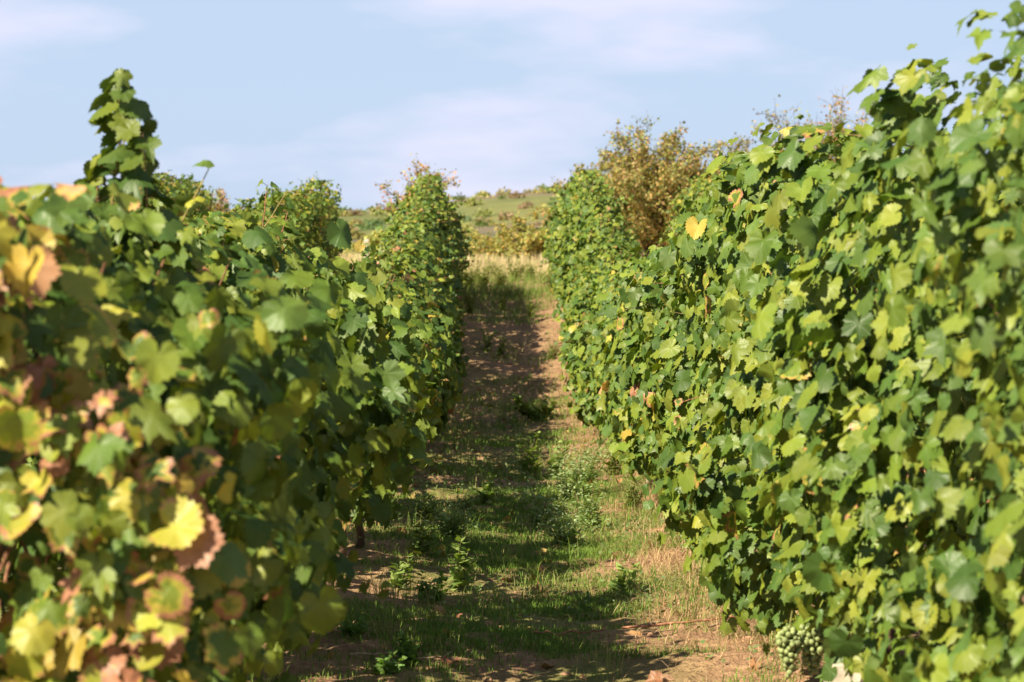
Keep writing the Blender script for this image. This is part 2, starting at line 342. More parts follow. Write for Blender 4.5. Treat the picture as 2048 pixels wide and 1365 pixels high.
def foliage(row, y0, half, lod, nleaf, r, autumn=.03, caps=(False, False), bottom=.34, shoots=0, extra=(), gaps=False):
    """all leaves of one vine, in the vine's own coordinates (origin on the ground at the trunk)"""
    LV = Leaves(); TBS = []; cx = ROWX[row]; HP = hprof(row); g0 = float(base_z(y0))
    n = nleaf
    y = r.uniform(-half - .08, half + .08, n)
    if caps[0]: y = np.where(r.random(n) < .22, -half + r.random(n) ** 2 * .15, y); y = np.maximum(y, -half - .02)
    if caps[1]: y = np.where(r.random(n) < .22, half - r.random(n) ** 2 * .15, y); y = np.minimum(y, half + .02)
    H = np.interp(y0 + y, *HP) + .09 * np.sin((y0 + y) * 5.1 + cx) + .06 * np.sin((y0 + y) * 13.7)
    bt = bottom + (.20 * np.exp(-((y0 + y - 7.9) / .7) ** 4) if row == 'right' else 0) + .10 * np.sin((y0 + y) * 4.3 + cx * 3) + .06 * np.sin((y0 + y) * 11 + 1)
    t = r.random(n) ** .92; h = bt + t * (H - bt)
    if gaps:
        keep = np.ones(n, bool)
        for gy_, gw in GAPS: keep &= ~((np.abs(y0 + y - gy_ - .1 * np.sin(h * 5)) < gw) & (h > .5 + .12 * np.sin(h * 30)) & (r.random(n) < .93))
        y, H, bt, t, h = y[keep], H[keep], bt[keep], t[keep], h[keep]; n = len(y)
    hw = half_width(t, 'right_near' if row == 'right' and y0 < 12 else 'far_end' if y0 > 34 and row in ('left', 'right') else row) * (.80 if y0 > 30 else 1) * (1 + .19 * np.sin((y0 + y) * 4.7 + h * 3 + cx) + .15 * np.sin((y0 + y) * 9.1 - h * 7) )
    sh = r.random(n) < .74
    s = np.where(r.random(n) < .5, -1., 1.)
    xo = s * hw * np.where(sh, r.uniform(.80, 1.06, n), r.uniform(0, .85, n))
    if caps[0] or caps[1]:
        ye = np.where(caps[0] & (y < -half + .15) | (caps[1] & (y > half - .15)), 1, 0); xo = np.where((ye > 0) & (r.random(n) < .8), r.uniform(-1, 1, n) * hw, xo)
    pos = np.stack([xo, y, h + base_z(y0 + y) - g0], 1)
    # leaves gather in clumps that stand out of the wall
    nc = 44; ci = r.integers(0, n, nc); cl = r.integers(0, nc, n); m_ = (r.random(n) < .5) & (np.abs(pos[ci[cl], 1] - pos[:, 1]) < 9)
    tgt = pos[ci[cl]] * [1.0, 1, 1]; tgt[:, 0] += np.sign(tgt[:, 0]) * .05
    d3 = r.normal(0, 1, (n, 3)) * [.05, .07, .085]; 
    pos[m_] = (tgt + d3)[m_]; zb = base_z(y0 + pos[:, 1]) - g0; Hh = np.interp(y0 + pos[:, 1], *HP) + .08; pos[:, 2] = np.clip(pos[:, 2], bt + zb - .10 + r.uniform(-.05, .1, n), np.maximum(Hh, bt + .1) + zb); s = np.where(m_, np.sign(tgt[:, 0] + 1e-6), s); t = np.where(m_, t[ci[cl]], t)
    topw = np.clip((t - .82) / .18, 0, 1)
    nor = np.stack([s * (1 - .6 * topw), np.zeros(n), .35 + 1.0 * topw], 1)
    y = pos[:, 1]
    if caps[0]: k = y < -half + .15; nor[k] = (0, -1, .35)
    if caps[1]: k = y > half - .15; nor[k] = (0, 1, .35)
    nor = nor + np.where(m_[:, None], d3 * 5.0, 0)
    face = np.where((nor @ SUNV)[:, None] > -.1, SUNV * [.5, 1.1, .7], np.array([0, -.75, .15]))     # leaves turn to the light
    nor = unit(nor) + .95 * face * (r.random((n, 1)) < .64) + r.normal(0, .42, (n, 3))
    nor = unit(nor)
    tipd = np.stack([s * .35, np.zeros(n), -np.ones(n)], 1) + r.normal(0, .42, (n, 3))
    size = r.uniform(.034, .094, n) * np.where(topw > .5, .8, 1)
    cols = leaf_cols(n, r, autumn)
    if autumn > .2:      # only the exposed end of this vine has turned
        g_ = leaf_cols(n, r, .03); b_ = y > -half + .30 + .9 * np.clip(t - .55, 0, 1) + r.normal(0, .10, n); cols[b_] = g_[b_]
    LV.add(pos, nor, tipd, size * (.85 if y0 < 6.5 else 1), cols, lod, r, curl=1.45)
    # shoots that stick out of the wall, with their petioles
    specs = list(extra)
    for k in range(shoots):
        yy = r.uniform(-half, half); Ht = float(np.interp(y0 + yy, *HP)); tt = r.choice([r.uniform(.2, .9), 1.0], p=[.55, .45]); sd_ = r.choice([-1, 1])
        if tt >= 1: st = np.array([r.uniform(-.1, .1), yy, Ht - .12]); dr = np.array([r.normal(0, .30), r.normal(0, .35), 1.]); ln = r.uniform(.14, .36) * (.6 if row == 'right' and y0 < 12 else 1)
        else: st = np.array([sd_ * half_width(tt) * .75, yy, .34 + tt * (Ht - .34)]); dr = np.array([sd_ * 1.0, r.normal(0, .4), r.uniform(-.5, .7)]); ln = r.uniform(.2, .42)
        specs.append((st, dr, ln, r.uniform(.055, .08)))
    for st, dr, ln, sz in specs:
        hang = sz == .111; sz = .078 if hang else sz
        dr = np.array(dr, float) / np.linalg.norm(dr); m = max(5, int(ln / (.034 if hang else .045))); pts = [np.array(st, float)]; d_ = dr.copy()
        for q in range(m):
            d_ = d_ + np.array([r.normal(0, .06), r.normal(0, .06), -.035]) * (.35 if hang else 1); d_ /= np.linalg.norm(d_); pts.append(pts[-1] + d_ * ln / m)
        pts = np.array(pts); pts[:, 2] += base_z(y0 + pts[:, 1]) - g0
        cc = (.34, .27, .09, 0) if r.random() < .6 else (.34, .16, .08, 0)
        TB = Tubes()
        TBS.append(TB)
        TB.add(pts, np.linspace(.0038, .0014, len(pts)), 5, cc)
        P_, Nn, T_, S_ = [], [], [], []
        for q in range(1, len(pts)):
            for side in ((-1, 1) if r.random() < (.95 if hang else .35) else (1 if q % 2 else -1,)):
                ax = np.cross(d_, [0, 0, 1]); ax = ax / (np.linalg.norm(ax) + 1e-6); a = r.uniform(-.9, .9)
                pd = ax * side * math.cos(a) + np.cross(ax, d_) * math.sin(a) + np.array([0, 0, .35]); pd /= np.linalg.norm(pd)
                k = 1 - (.25 if hang else .55) * q / len(pts); pl = .06 * k
                p1 = pts[q] + pd * pl
                TB.add([pts[q], pts[q] + pd * pl * .6 + [0, 0, .003], p1], .0011, 3, (.36, .22, .10, 0))
                P_.append(p1); hz = pd * [1, 1, 0]; Nn.append(np.array([0, 0, .8]) + hz * .8 + SUNV * .3 + r.normal(0, .25, 3)); T_.append(hz * (.35 if hang else .9) + np.array([0, 0, -.9]) + r.normal(0, .25, 3)); S_.append(sz * k * r.uniform(.85, 1.2))
        LV.add(np.array(P_), np.array(Nn), np.array(T_), np.array(S_), leaf_cols(len(P_), r, 0 if hang else autumn * .7, .8 if hang else 1.08), lod, r, curl=1.3)
    return LV, TBS
def trunk_mesh(r, top=.75):
    T = Tubes(); p = [np.array([0, 0, -.06])]; d_ = np.array([r.normal(0, .18), r.normal(0, .18), 1.])
    for k in range(9):
        d_ = d_ + np.array([r.normal(0, .16), r.normal(0, .16), 0]); d_[2] = 1; p.append(p[-1] + d_ / np.linalg.norm(d_) * (top / 9))
    T.add(p, np.linspace(.025, .016, len(p)) * r.uniform(.85, 1.15, len(p)), 8, (.115, .075, .05, 0)); e = p[-1]
    for s_ in (-1, 1):
        q = [e + np.array([0, s_ * .06 * k, .05 * math.sin(k * .5) + r.normal(0, .006)]) for k in range(9)]
        T.add(q, np.linspace(.018, .009, 9), 7, (.13, .085, .055, 0))
    return T.mesh('trunk', M_BARK)
def cane_mesh(r, H):
    T = Tubes(); s_ = r.choice([-1, 1]); p = [np.array([r.normal(0, .03), r.uniform(-.5, .5), .78])]; d_ = np.array([s_ * .3, r.normal(0, .15), 1.])
    for k in range(12):
        d_ = d_ + np.array([r.normal(0, .10) - s_ * .02, r.normal(0, .10), -.02]); p.append(p[-1] + d_ / np.linalg.norm(d_) * (H - .85) / 12)
    T.add(p, np.linspace(.0055, .0022, len(p)), 5, (.26, .13, .07, 0)); return T.mesh('cane', M_STEM)
TRUNKS = [trunk_mesh(np.random.default_rng(k)) for k in range(7)]
CANES = [cane_mesh(np.random.default_rng(50 + k), 1.6) for k in range(6)]

def sphere(c, rad, seg=10, rings=7, jit=0., r=rng, sq=(1, 1, 1)):
    th = np.linspace(0, math.pi, rings + 1)[1:-1]; ph = np.arange(seg) * 2 * math.pi / seg
    v = [np.array([0, 0, 1.])] + [np.array([math.sin(a) * math.cos(b), math.sin(a) * math.sin(b), math.cos(a)]) for a in th for b in ph] + [np.array([0, 0, -1.])]
    v = np.array(v); v = v * (1 + (r.normal(0, jit, (len(v), 1)) if jit else 0)) * sq
    tr, q = [], []
    for j in range(seg):
        j2 = (j + 1) % seg; tr.append((0, 1 + j, 1 + j2)); b0 = 1 + (rings - 2) * seg; tr.append((len(v) - 1, b0 + j2, b0 + j))
        for i in range(rings - 2): a = 1 + i * seg; q.append((a + j, a + seg + j, a + seg + j2, a + j2))
    return v * rad + c, np.array(tr), np.array(q)
def cluster_mesh(r, ln, wd, br, mat):
    V, T3, T4, n = [], [], [], 0; pts = []
    tries = 0
    while tries < 2600:
        tries += 1; t = r.random(); rr_ = wd * (math.sin(min(1, t * 1.15 + .18) * math.pi) ** .6 if t < .45 else (1 - t) * 1.45 + .12) * math.sqrt(r.random()); a = r.uniform(0, 6.28)
        p = np.array([rr_ * math.cos(a), rr_ * math.sin(a), -t * ln])
        if all(np.linalg.norm(p - q) > br * 1.55 for q in pts): pts.append(p)
    for p in pts:
        v, a, b = sphere(p, br * r.uniform(.68, 1.12), 9, 6); V.append(v); T3.append(a + n); T4.append(b + n); n += len(v)
    return mesh_np('grape_cluster', np.concatenate(V), [np.concatenate(T3), np.concatenate(T4)], mats=[mat])

ORD = lambda k: f"{k}{'th' if 10 <= k % 100 <= 20 else {1: 'st', 2: 'nd', 3: 'rd'}.get(k % 10, 'th')}"
def build_vine(row, y0, half, lod, nleaf, label, group, seed, **kw):
    r = np.random.default_rng(seed); x = ROWX[row]
    root = empty('grape_vine', (x, y0, float(base_z(y0))), label, 'grape vine', group)
    LV, TB = foliage(row, y0, half, lod, int(nleaf * 2.1), r, **kw)
    tk = link('trunk', TRUNKS[seed % len(TRUNKS)], root)
    if row == 'left' and 9 < y0 < 17: tk.location.x = .22; tk.rotation_euler.y = -.18
    if lod < 2:
        for k in range(3): link('cane', CANES[(seed + k * 2) % len(CANES)], root)
    for tb in TB: link('shoot', tb.mesh('shoot', M_STEM), root)
    link('foliage', LV.mesh('foliage', M_LEAF), root)
    return root
SP = 1.2
leftv, rightv = [], []
LEFT_LABELS = {
    0: 'nearest vine at the left edge, yellowing blurred leaves with red and pink rims',
    1: 'left row vine with a tall leafy shoot rising high against the sky',
    2: 'left row vine just behind the one with the tall sky-high shoot',
}
RIGHT_LABELS = {
    0: 'nearest vine at the right edge, very large blurred light green leaves',
    1: 'tall blurred vine in the upper right corner, topmost leaves of the picture',
    2: 'right row vine with two pale green grape bunches hanging at its foot',
    3: 'right row vine just beyond the one with grape bunches at its foot',
}
ys_l = [4.4 + .6 + SP * k for k in range(33)]
for k, y0 in enumerate(ys_l):
    last = k == len(ys_l) - 1; far_n = len(ys_l) - k
    lod = 0 if y0 < 11.5 else (1 if y0 < 24 else 2)
    nl = 880 if y0 < 14 else (900 if y0 < 24 else 940)
    lab = LEFT_LABELS.get(k) or ('last vine at the far end of the left row, against the red shrub' if last else f'green vine in the row left of the lane, {ORD(far_n)} from its far end')
    extra = ()
    if k == 1:      # the tall shoots against the sky
        extra = ((np.array([.115, .42, 1.34]), (-.09, 0, 1), .55, .111), (np.array([.02, .40, 1.36]), (.10, 0, 1), .46, .111), (np.array([.14, .36, 1.36]), (.0, 0, 1), .40, .111), (np.array([-.0, .45, 1.34]), (.02, 0, 1), .34, .111))
    if k == 0: kw = dict(autumn=.40)
    elif k == 1: kw = dict(autumn=.006)
    else: kw = dict(autumn=.018 if k < 10 else .035, gaps=True)
    leftv.append(build_vine('left', y0, .6, lod, {0: 1500}.get(k, nl if y0 < 21 else 1250), lab, 'vines in the row left of the lane', 100 + k, caps=(k == 0, last), bottom=.58 if k < 14 else .18, shoots=(0 if k == 0 else 2 if k == 1 else 3 if k > 4 else 6) if lod < 2 else 9, extra=extra, **kw))
ys_r = [4.6 + .6 + SP * k for k in range(33)]
for k, y0 in enumerate(ys_r):
    last = k == len(ys_r) - 1; far_n = len(ys_r) - k
    lod = 0 if y0 < 12.5 else (1 if y0 < 26 else 2)
    nl = 900 if y0 < 15 else (920 if y0 < 26 else 940)
    lab = RIGHT_LABELS.get(k) or ('last vine at the far end of the right row, beside the orange shrub' if last else f'green vine in the row right of the lane, {ORD(far_n)} from its far end')
    rightv.append(build_vine('right', y0, .6, lod, nl, lab, 'vines in the row right of the lane', 300 + k, caps=(False, last), bottom=.26, shoots=(1 if k < 4 else 6) if lod < 2 else 9, autumn=.014 if k > 3 else .004))
# the rows beyond, from shared meshes
def row_of_copies(row, y_a, y_b, where):
    n = int((y_b - y_a) / SP); r = np.random.default_rng(hash(row) % 1 + len(row))
    protos = []
    for v in range(4):
        LV, _ = foliage(row, 20.0, .6, 2, 1350, np.random.default_rng(900 + v + len(row)), autumn=.07, shoots=4); protos.append(LV.mesh('foliage', M_LEAF))
    LVe, _ = foliage(row, y_b - .6, .6, 2, 1700, np.random.default_rng(990), autumn=.12, caps=(False, True), shoots=16); pend = LVe.mesh('foliage', M_LEAF)
    LVs, _ = foliage(row, y_b - .6, .6, 2, 1700, np.random.default_rng(991), autumn=.1, caps=(True, False), shoots=5)
    base = empty('grape_vine', (0, 0, 0), '', 'grape vine', f'vines in the {where}')
    bt = link('trunk', TRUNKS[0], base); bf = link('foliage', protos[0], base)
    for k in range(n):
        y0 = y_b - .6 - SP * k
        if k == 0: o, t_, f_ = base, bt, bf
        else:
            o = base.copy(); COL.objects.link(o); t_ = bt.copy(); f_ = bf.copy()
            for c in (t_, f_): COL.objects.link(c); c.parent = o
        t_.data = TRUNKS[k % 7]; f_.data = pend if k == 0 else protos[k % 4]
        o.location = (ROWX[row], y0, float(base_z(y0)))
        if k: f_.rotation_euler.z = math.pi * (k % 3 == 0)
        if k and k < n - 1: f_.scale.z = random.uniform(.95, 1.06)
        o['label'] = f'last vine at the far end of the {where}' if k == 0 else f'vine in the {where}, {ORD(k + 1)} from its far end'
row_of_copies('left2', 4.8, 51.5, 'second row left of the lane')
row_of_copies('left3', 30.0, 52.0, 'third row left of the lane')
row_of_copies('right2', 22.0, 50.0, 'second row right of the lane')

# grape bunches: parts of the vine they hang on
def bunch(vine, world, seed, ln, wd, br=.0088, mat=M_GRAPE, name='grape_cluster', label=None):
    me = cluster_mesh(np.random.default_rng(seed), ln, wd, br, mat); o = link(name, me, vine); o.location = Vector(world) - vine.location
    T = Tubes(); T.add([[0, 0, -.03], [.004, 0, .02], [.01, .006, .05]], .002, 5, (.25, .27, .08, 0)); link('bunch_stalk', T.mesh('bunch_stalk', M_STEM), o)
    if label: o['label'] = label
w1 = P(1628, 1256, 7.8); bunch(rightv[2], w1, 1, .14, .040, label='larger pale green grape bunch')
w2 = P(1580, 1262, 7.75); bunch(rightv[2], w2, 2, .13, .032, label='smaller pale green grape bunch')
w3 = P(636, 1118, 10.6); bunch(leftv[5], w3, 3, .11, .03)
w4 = P(70, 655, 4.9); bunch(leftv[0], w4, 4, .05, .022, .006, M_DRYGRAPE, label='small withered dark grape bunch')

# ------------------------------------------------------------------ concrete posts
def post(x, y, h, w, label, seed, lean=0.0):
    r = np.random.default_rng(seed); zs = [-.1, .0, h * .5, h - .03, h]; v = []; prof = [(-1, -1), (-.8, -1.0), (.8, -1.0), (1, -1), (1, -.8), (1, .8), (1, 1), (-1, 1)]
    prof = [(-1, -.75), (-.75, -1), (.75, -1), (1, -.75), (1, .75), (.75, 1), (-.75, 1), (-1, .75)]
    for i, z in enumerate(zs):
        for j, (a, b) in enumerate(prof):
            q = (0 if i < 3 else (.05 if i == 3 else .16)); zz = z + (r.uniform(-.035, .012) if i == 4 else 0)
            v.append((a * w / 2 * (1 - q * r.random()) + lean * z, b * w / 2 * (1 - q * r.random()), zz))
    v.append((lean * h, 0, h + .004)); f = []; n = 8
    for i in range(len(zs) - 1):
        for j in range(n): f.append((i * n + j, i * n + (j + 1) % n, (i + 1) * n + (j + 1) % n, (i + 1) * n + j))
    t3 = [(len(v) - 1, (len(zs) - 1) * n + j, (len(zs) - 1) * n + (j + 1) % n) for j in range(n)]
    o = link('concrete_post', mesh_np('concrete_post', v, [t3, f], smooth=False, mats=[M_CONC]), loc=(x, y, float(gz(x, y))))
    return tag(o, label, 'post', 'concrete vineyard posts')
p = P(1690, 1328, 7.2); post(p[0], p[1], float(p[2]), .095, 'chipped pale concrete post stub at the bottom right below the grape bunches', 1)
p = P(1306, 930, 19.2); post(p[0], p[1], .42, .085, 'pale concrete post peeping out under the right row foliage, above the dry straw', 2)
post(ROWX['left2'] + .18, 51.75, 1.25, .09, 'whitish end post showing beside the second left row', 3)
post(ROWX['left'] - 1.5, 55.0, .75, .10, 'small whitish post standing in the straw meadow left of the left row', 4)
p = P(590, 1135, 11.6); post(ROWX['left'], 11.0, 1.2, .08, 'concrete post under the left row foliage beside the dark trunks', 5)

# ------------------------------------------------------------------ grass and straw
def blades(pts, h, w, cols, r, bend=.5, name='grass', dirs=None):
    n = len(pts); a = r.uniform(0, 2 * math.pi, n); d_ = np.stack([np.cos(a), np.sin(a), np.zeros(n)], 1); s_ = np.stack([-d_[:, 1], d_[:, 0], np.zeros(n)], 1)
    b = (bend * r.uniform(.2, 1.3, n) * h)[:, None]; h = h[:, None]; w = w[:, None]; up = np.array([0, 0, 1.])
    v0 = pts - s_ * w; v1 = pts + s_ * w; m = pts + d_ * b * .3 + up * h * .55; v2 = m - s_ * w * .8; v3 = m + s_ * w * .8; v4 = pts + d_ * b + up * h * (1 - .25 * b / h)
    V = np.stack([v0, v1, v3, v2, v4], 1).reshape(-1, 3); o = np.arange(n)[:, None] * 5
    return V, np.concatenate([o + [[3, 2, 4]]], 0), o + [[0, 1, 2, 3]], np.repeat(np.concatenate([cols, np.ones((n, 1))], 1), 5, 0)
def grass_obj(name, sets, label, cat='grass'):
    V, a, b, c, n = [], [], [], [], 0
    for s in sets:
        v, t3, t4, cc = s; V.append(v); a.append(t3 + n); b.append(t4 + n); c.append(cc); n += len(v)
    o = link(name, mesh_np(name, np.concatenate(V), [np.concatenate(a), np.concatenate(b)], {'lc': np.concatenate(c)}, mats=[M_GRASS]))
    return tag(o, label, cat, kind='stuff')
r = np.random.default_rng(77)
def scatter(n, x0, x1, y0, y1, dens, r, tuft=0):
    x = r.uniform(x0, x1, n); u = r.random(n); y = y0 + (y1 - y0) * u
    k = r.random(n) < np.clip(dens(x, y), 0, 1); x, y = x[k], y[k]
    if tuft:
        x = np.repeat(x, tuft) + r.normal(0, .022, len(x) * tuft); y = np.repeat(y, tuft) + r.normal(0, .022, len(y) * tuft)
    return np.stack([x, y, gz(x, y) - .004], 1)
def cpick(pal, n, r, v=.25): pal = np.array(pal); return pal[r.integers(0, len(pal), n)] * r.uniform(1 - v, 1 + v, (n, 1))
GG = [(.17, .29, .05), (.20, .33, .055), (.24, .34, .08), (.12, .22, .05)]; ST = [(.50, .37, .19), (.60, .46, .25), (.42, .30, .15), (.55, .38, .22)]
def patch(x, y, s, seed): return fbm(x, y, s, seed) * .5 + .5
lane_g = lambda x, y: np.clip(patch(x, y, 1.6, 5) * 1.7 - .38, 0, 1) * np.interp(y, [9, 10.5, 15, 20, 26, 34, 46], [.6, .9, 1, .95, .60, .34, .5]) * np.interp(x, [-1.2, -.5, .0, .7, 1.1], [.35, .4, 1.1, 1.0, .3])
g1 = scatter(110000, -1.2, 1.25, 8.5, 20, lane_g, r, 3); n = len(g1)
g2 = scatter(42000, -1.2, 1.6, 20, 48, lane_g, r, 3); n2 = len(g2)
sets = [blades(g1, r.uniform(.015, .05, n), r.uniform(.0010, .0022, n), cpick(GG, n, r), r, .7), blades(g2, r.uniform(.03, .09, n2), r.uniform(.0018, .0035, n2), cpick(GG, n2, r), r, .7)]
grass_obj('grass', sets, 'short green grass growing in patches over the lane floor')
# tall tufts
def tufts(centres, r, per, hgt, wid, pal, spread=.05, bend=.8):
    P_ = np.repeat(np.array(centres), per, 0) + np.concatenate([r.normal(0, spread, (len(centres) * per, 2)), np.zeros((len(centres) * per, 1))], 1)
    P_[:, 2] = gz(P_[:, 0], P_[:, 1]) - .003; n = len(P_)
    return blades(P_, r.uniform(hgt * .4, hgt, n), r.uniform(wid * .6, wid, n), cpick(pal, n, r), r, bend)
YG = [(.34, .34, .12), (.24, .30, .09), (.44, .38, .17)]
cs = scatter(300, -1.0, 1.1, 9.3, 22, lambda x, y: patch(x, y, 2.3, 9) * 1.3 - .3, r); st1 = tufts(cs, r, 22, .20, .0018, YG + GG, .045, 1.0)
cs = scatter(340, -1.0, 1.3, 22, 47, lambda x, y: patch(x, y, 1.9, 2) - .1, r); st2 = tufts(cs, r, 16, .24, .003, YG + GG, .07, .8)
cs = scatter(300, -1.0, 1.3, 41, 49, lambda x, y: .35 + patch(x, y, 1.4, 4), r); st3 = tufts(cs, r, 14, .26, .004, YG + GG + [(.12, .18, .06)], .10, .5)
grass_obj('tall_grass', [st1, st2, st3], 'loose taller tufts of yellow-green grass between the weeds of the lane')
# dry straw along the foot of the right row and scattered litter
sd1 = lambda x, y: np.clip(1.3 * np.exp(-((x - 1.0) / .28) ** 2) + .08, 0, 1) * np.interp(y, [9, 12, 20, 26, 34], [.35, 1, 1, .6, .5]) * (patch(x, y, 1.3, 12) * 1.2)
d1 = scatter(20000, .2, 1.7, 9, 34, sd1, r, 3); n = len(d1)
sl = scatter(2600, -1.2, 1.3, 9, 30, lambda x, y: .3 + patch(x, y, 3, 3) * .6, r, 1); nl_ = len(sl); sl[:, 2] += .006
grass_obj('dry_grass', [blades(d1, r.uniform(.03, .10, n), r.uniform(.001, .002, n), cpick(ST, n, r), r, 2.0), blades(sl, r.uniform(.02, .04, nl_), r.uniform(.001, .002, nl_), cpick(ST, nl_, r), r, 4.0)], 'dry straw-coloured grass along the foot of the right row', 'dry grass')
# meadow beyond the rows
md = lambda x, y: np.clip(patch(x, y, .35, 6) * .8 + .35, 0, 1)
m1 = scatter(80000, -9, 11, 50.0, 66, md, r, 1); n = len(m1); m2 = scatter(26000, -14, 20, 66, 110, md, r, 1); n2 = len(m2)
MS = [(.70, .57, .33), (.62, .50, .28), (.72, .60, .37), (.52, .45, .22), (.36, .38, .12)]
grass_obj('meadow_grass', [blades(m1, r.uniform(.10, .36, n), r.uniform(.003, .008, n), cpick(MS, n, r, .15), r, .35), blades(m2, r.uniform(.2, .5, n2), r.uniform(.01, .02, n2), cpick(MS, n2, r, .15), r, .3)], 'pale straw meadow of dry tall grass beyond the ends of the rows', 'meadow')

# fallen leaves and clods
LV = Leaves(); q = scatter(900, -1.2, 1.3, 9, 34, lambda x, y: .5 + 0 * x, r); q[:, 2] += .018; n = len(q)
LV.add(q, np.array([0, 0, 1.]) + r.normal(0, .5, (n, 3)), r.normal(0, 1, (n, 3)), r.uniform(.025, .065, n), np.concatenate([cpick([(.34, .19, .10), (.46, .30, .17), (.28, .14, .08), (.40, .33, .14)], n, r), np.zeros((n, 1))], 1), 1, r, curl=2.2)
tag(link('fallen_leaves', LV.mesh('fallen_leaves', M_LEAF)), 'brown fallen vine leaves scattered over the lane floor', 'fallen leaves', kind='stuff')
V, T3, T4, nn = [], [], [], 0
for p_ in scatter(3600, -1.1, 1.4, 9, 40, lambda x, y: .25 + patch(x, y, 2.7, 15) * .5, r):
    s_ = r.uniform(.005, .022) * (1 if r.random() < .93 else 1.9); v, a, b = sphere(p_, s_, 7, 5, .16, r, (1, r.uniform(.7, 1.2), .6)); V.append(v); T3.append(a + nn); T4.append(b + nn); nn += len(v)
tag(link('earth_clods', mesh_np('earth_clods', np.concatenate(V), [np.concatenate(T3), np.concatenate(T4)], smooth=False, mats=[M_CLOD])), 'small reddish brown clods of earth strewn on the lane', 'earth clods', kind='stuff')

# ------------------------------------------------------------------ pruned canes lying on the lane
for i, (pa, pb, d0, lab) in enumerate([((1245, 1268), (1565, 1248), 11.1, 'long reddish pruned cane lying across the short grass at the bottom right'), ((1060, 1252), (1210, 1290), 10.9, 'dark pruned cane lying in the shade at the bottom of the lane'),
                                        ((700, 1330), (900, 1300), 10.2, 'thin dry stick on the bare soil at the bottom left of the lane'), ((1420, 1225), (1530, 1290), 11.0, 'short pale stick on the sunlit soil by the right row')]):
    r_ = np.random.default_rng(60 + i); a_ = P(*pa, d0); b_ = P(*pb, d0 + .15); tt = np.linspace(0, 1, 14)[:, None]; pts = a_ * (1 - tt) + b_ * tt; pts[1:-1, 1] += np.cumsum(r_.normal(0, .012, 12))
    pts[:, 2] = gz(pts[:, 0], pts[:, 1]) + .016 + .012 * r_.random(14); o_ = pts[0].copy(); T = Tubes(); T.add(pts - o_, np.linspace(.0055, .003, 14), 6, (.36, .17, .10, 0) if i in (0, 1) else (.40, .30, .19, 0))
    tag(link('pruned_cane', T.mesh('pruned_cane', M_BARK), loc=tuple(o_)), lab, 'pruned cane', 'canes lying on the lane floor')
# ------------------------------------------------------------------ weeds
def weed_meshes(kind, h, r):
    T = Tubes(); LV = Leaves(); Ps, Nn, Td, S = [], [], [], []
    nst = {'tall': 3, 'bushy': 10, 'feathery': 9, 'broad': 5, 'creeper': 8, 'brush': 12}[kind]
    for k in range(nst):
        a = r.uniform(0, 6.28); lean = {'tall': .25, 'bushy': .5, 'feathery': .6, 'broad': .8, 'creeper': 1.6, 'brush': .35}[kind] * r.uniform(.3, 1.1)
        p_ = [np.array([r.normal(0, .02), r.normal(0, .02), -.01])]; d_ = np.array([math.cos(a) * lean, math.sin(a) * lean, 1.]); hh = h * r.uniform(.6, 1.05); m = 12
        for q in range(m):
            d_ = d_ / np.linalg.norm(d_); p_.append(p_[-1] + d_ * hh / m); d_ = d_ + r.normal(0, .07, 3)
        p_ = np.array(p_); p_[:, 2] = np.maximum(p_[:, 2], .01)
        T.add(p_, np.linspace(.004, .0012, len(p_)) * (h / .3) ** .5, 5, (.20, .19, .07, 0))
        per = {'bushy': 6, 'tall': 2, 'feathery': 6, 'broad': 2, 'creeper': 2, 'brush': 4}[kind]
        for q in range(1, len(p_)):
            for u in range(per):
                b = r.uniform(0, 6.28); out_ = np.array([math.cos(b), math.sin(b), r.uniform(.0, .9)]); fr_ = q / m
                base = p_[q]
                if kind in ('feathery', 'bushy'): base = base + out_ * r.uniform(.0, .055)
                Ps.append(base); Td.append(out_ + (0, 0, -.2 if kind == 'broad' else .1)); Nn.append(np.array([-out_[0] * .5, -out_[1] * .5, 1]) + r.normal(0, .3, 3))
                S.append({'tall': .085, 'bushy': .05, 'feathery': .038, 'broad': .065, 'creeper': .075, 'brush': .05}[kind] * (h / .3) ** .4 * (1.15 - .6 * fr_) * r.uniform(.7, 1.2))
    n = len(Ps); pal = {'bushy': [(.20, .25, .07), (.30, .32, .09), (.15, .20, .06)], 'tall': [(.20, .30, .08), (.26, .34, .10)], 'feathery': [(.28, .38, .17), (.34, .43, .20), (.24, .35, .13)], 'broad': [(.15, .27, .07), (.20, .32, .08)], 'creeper': [(.14, .23, .05), (.19, .28, .06)], 'brush': [(.22, .30, .09), (.34, .37, .12), (.18, .26, .08)]}[kind]
    LV.add(np.array(Ps), np.array(Nn), np.array(Td), np.array(S), np.concatenate([cpick(pal, n, r), np.zeros((n, 1))], 1), {'bushy': 'lance', 'tall': 'lance', 'feathery': 'lance', 'broad': 'broad', 'creeper': 1, 'brush': 'narrow'}[kind], r)
    return T.mesh('stem', M_STEM), LV.mesh('leaves', M_LEAF if kind == 'creeper' else M_WEED)
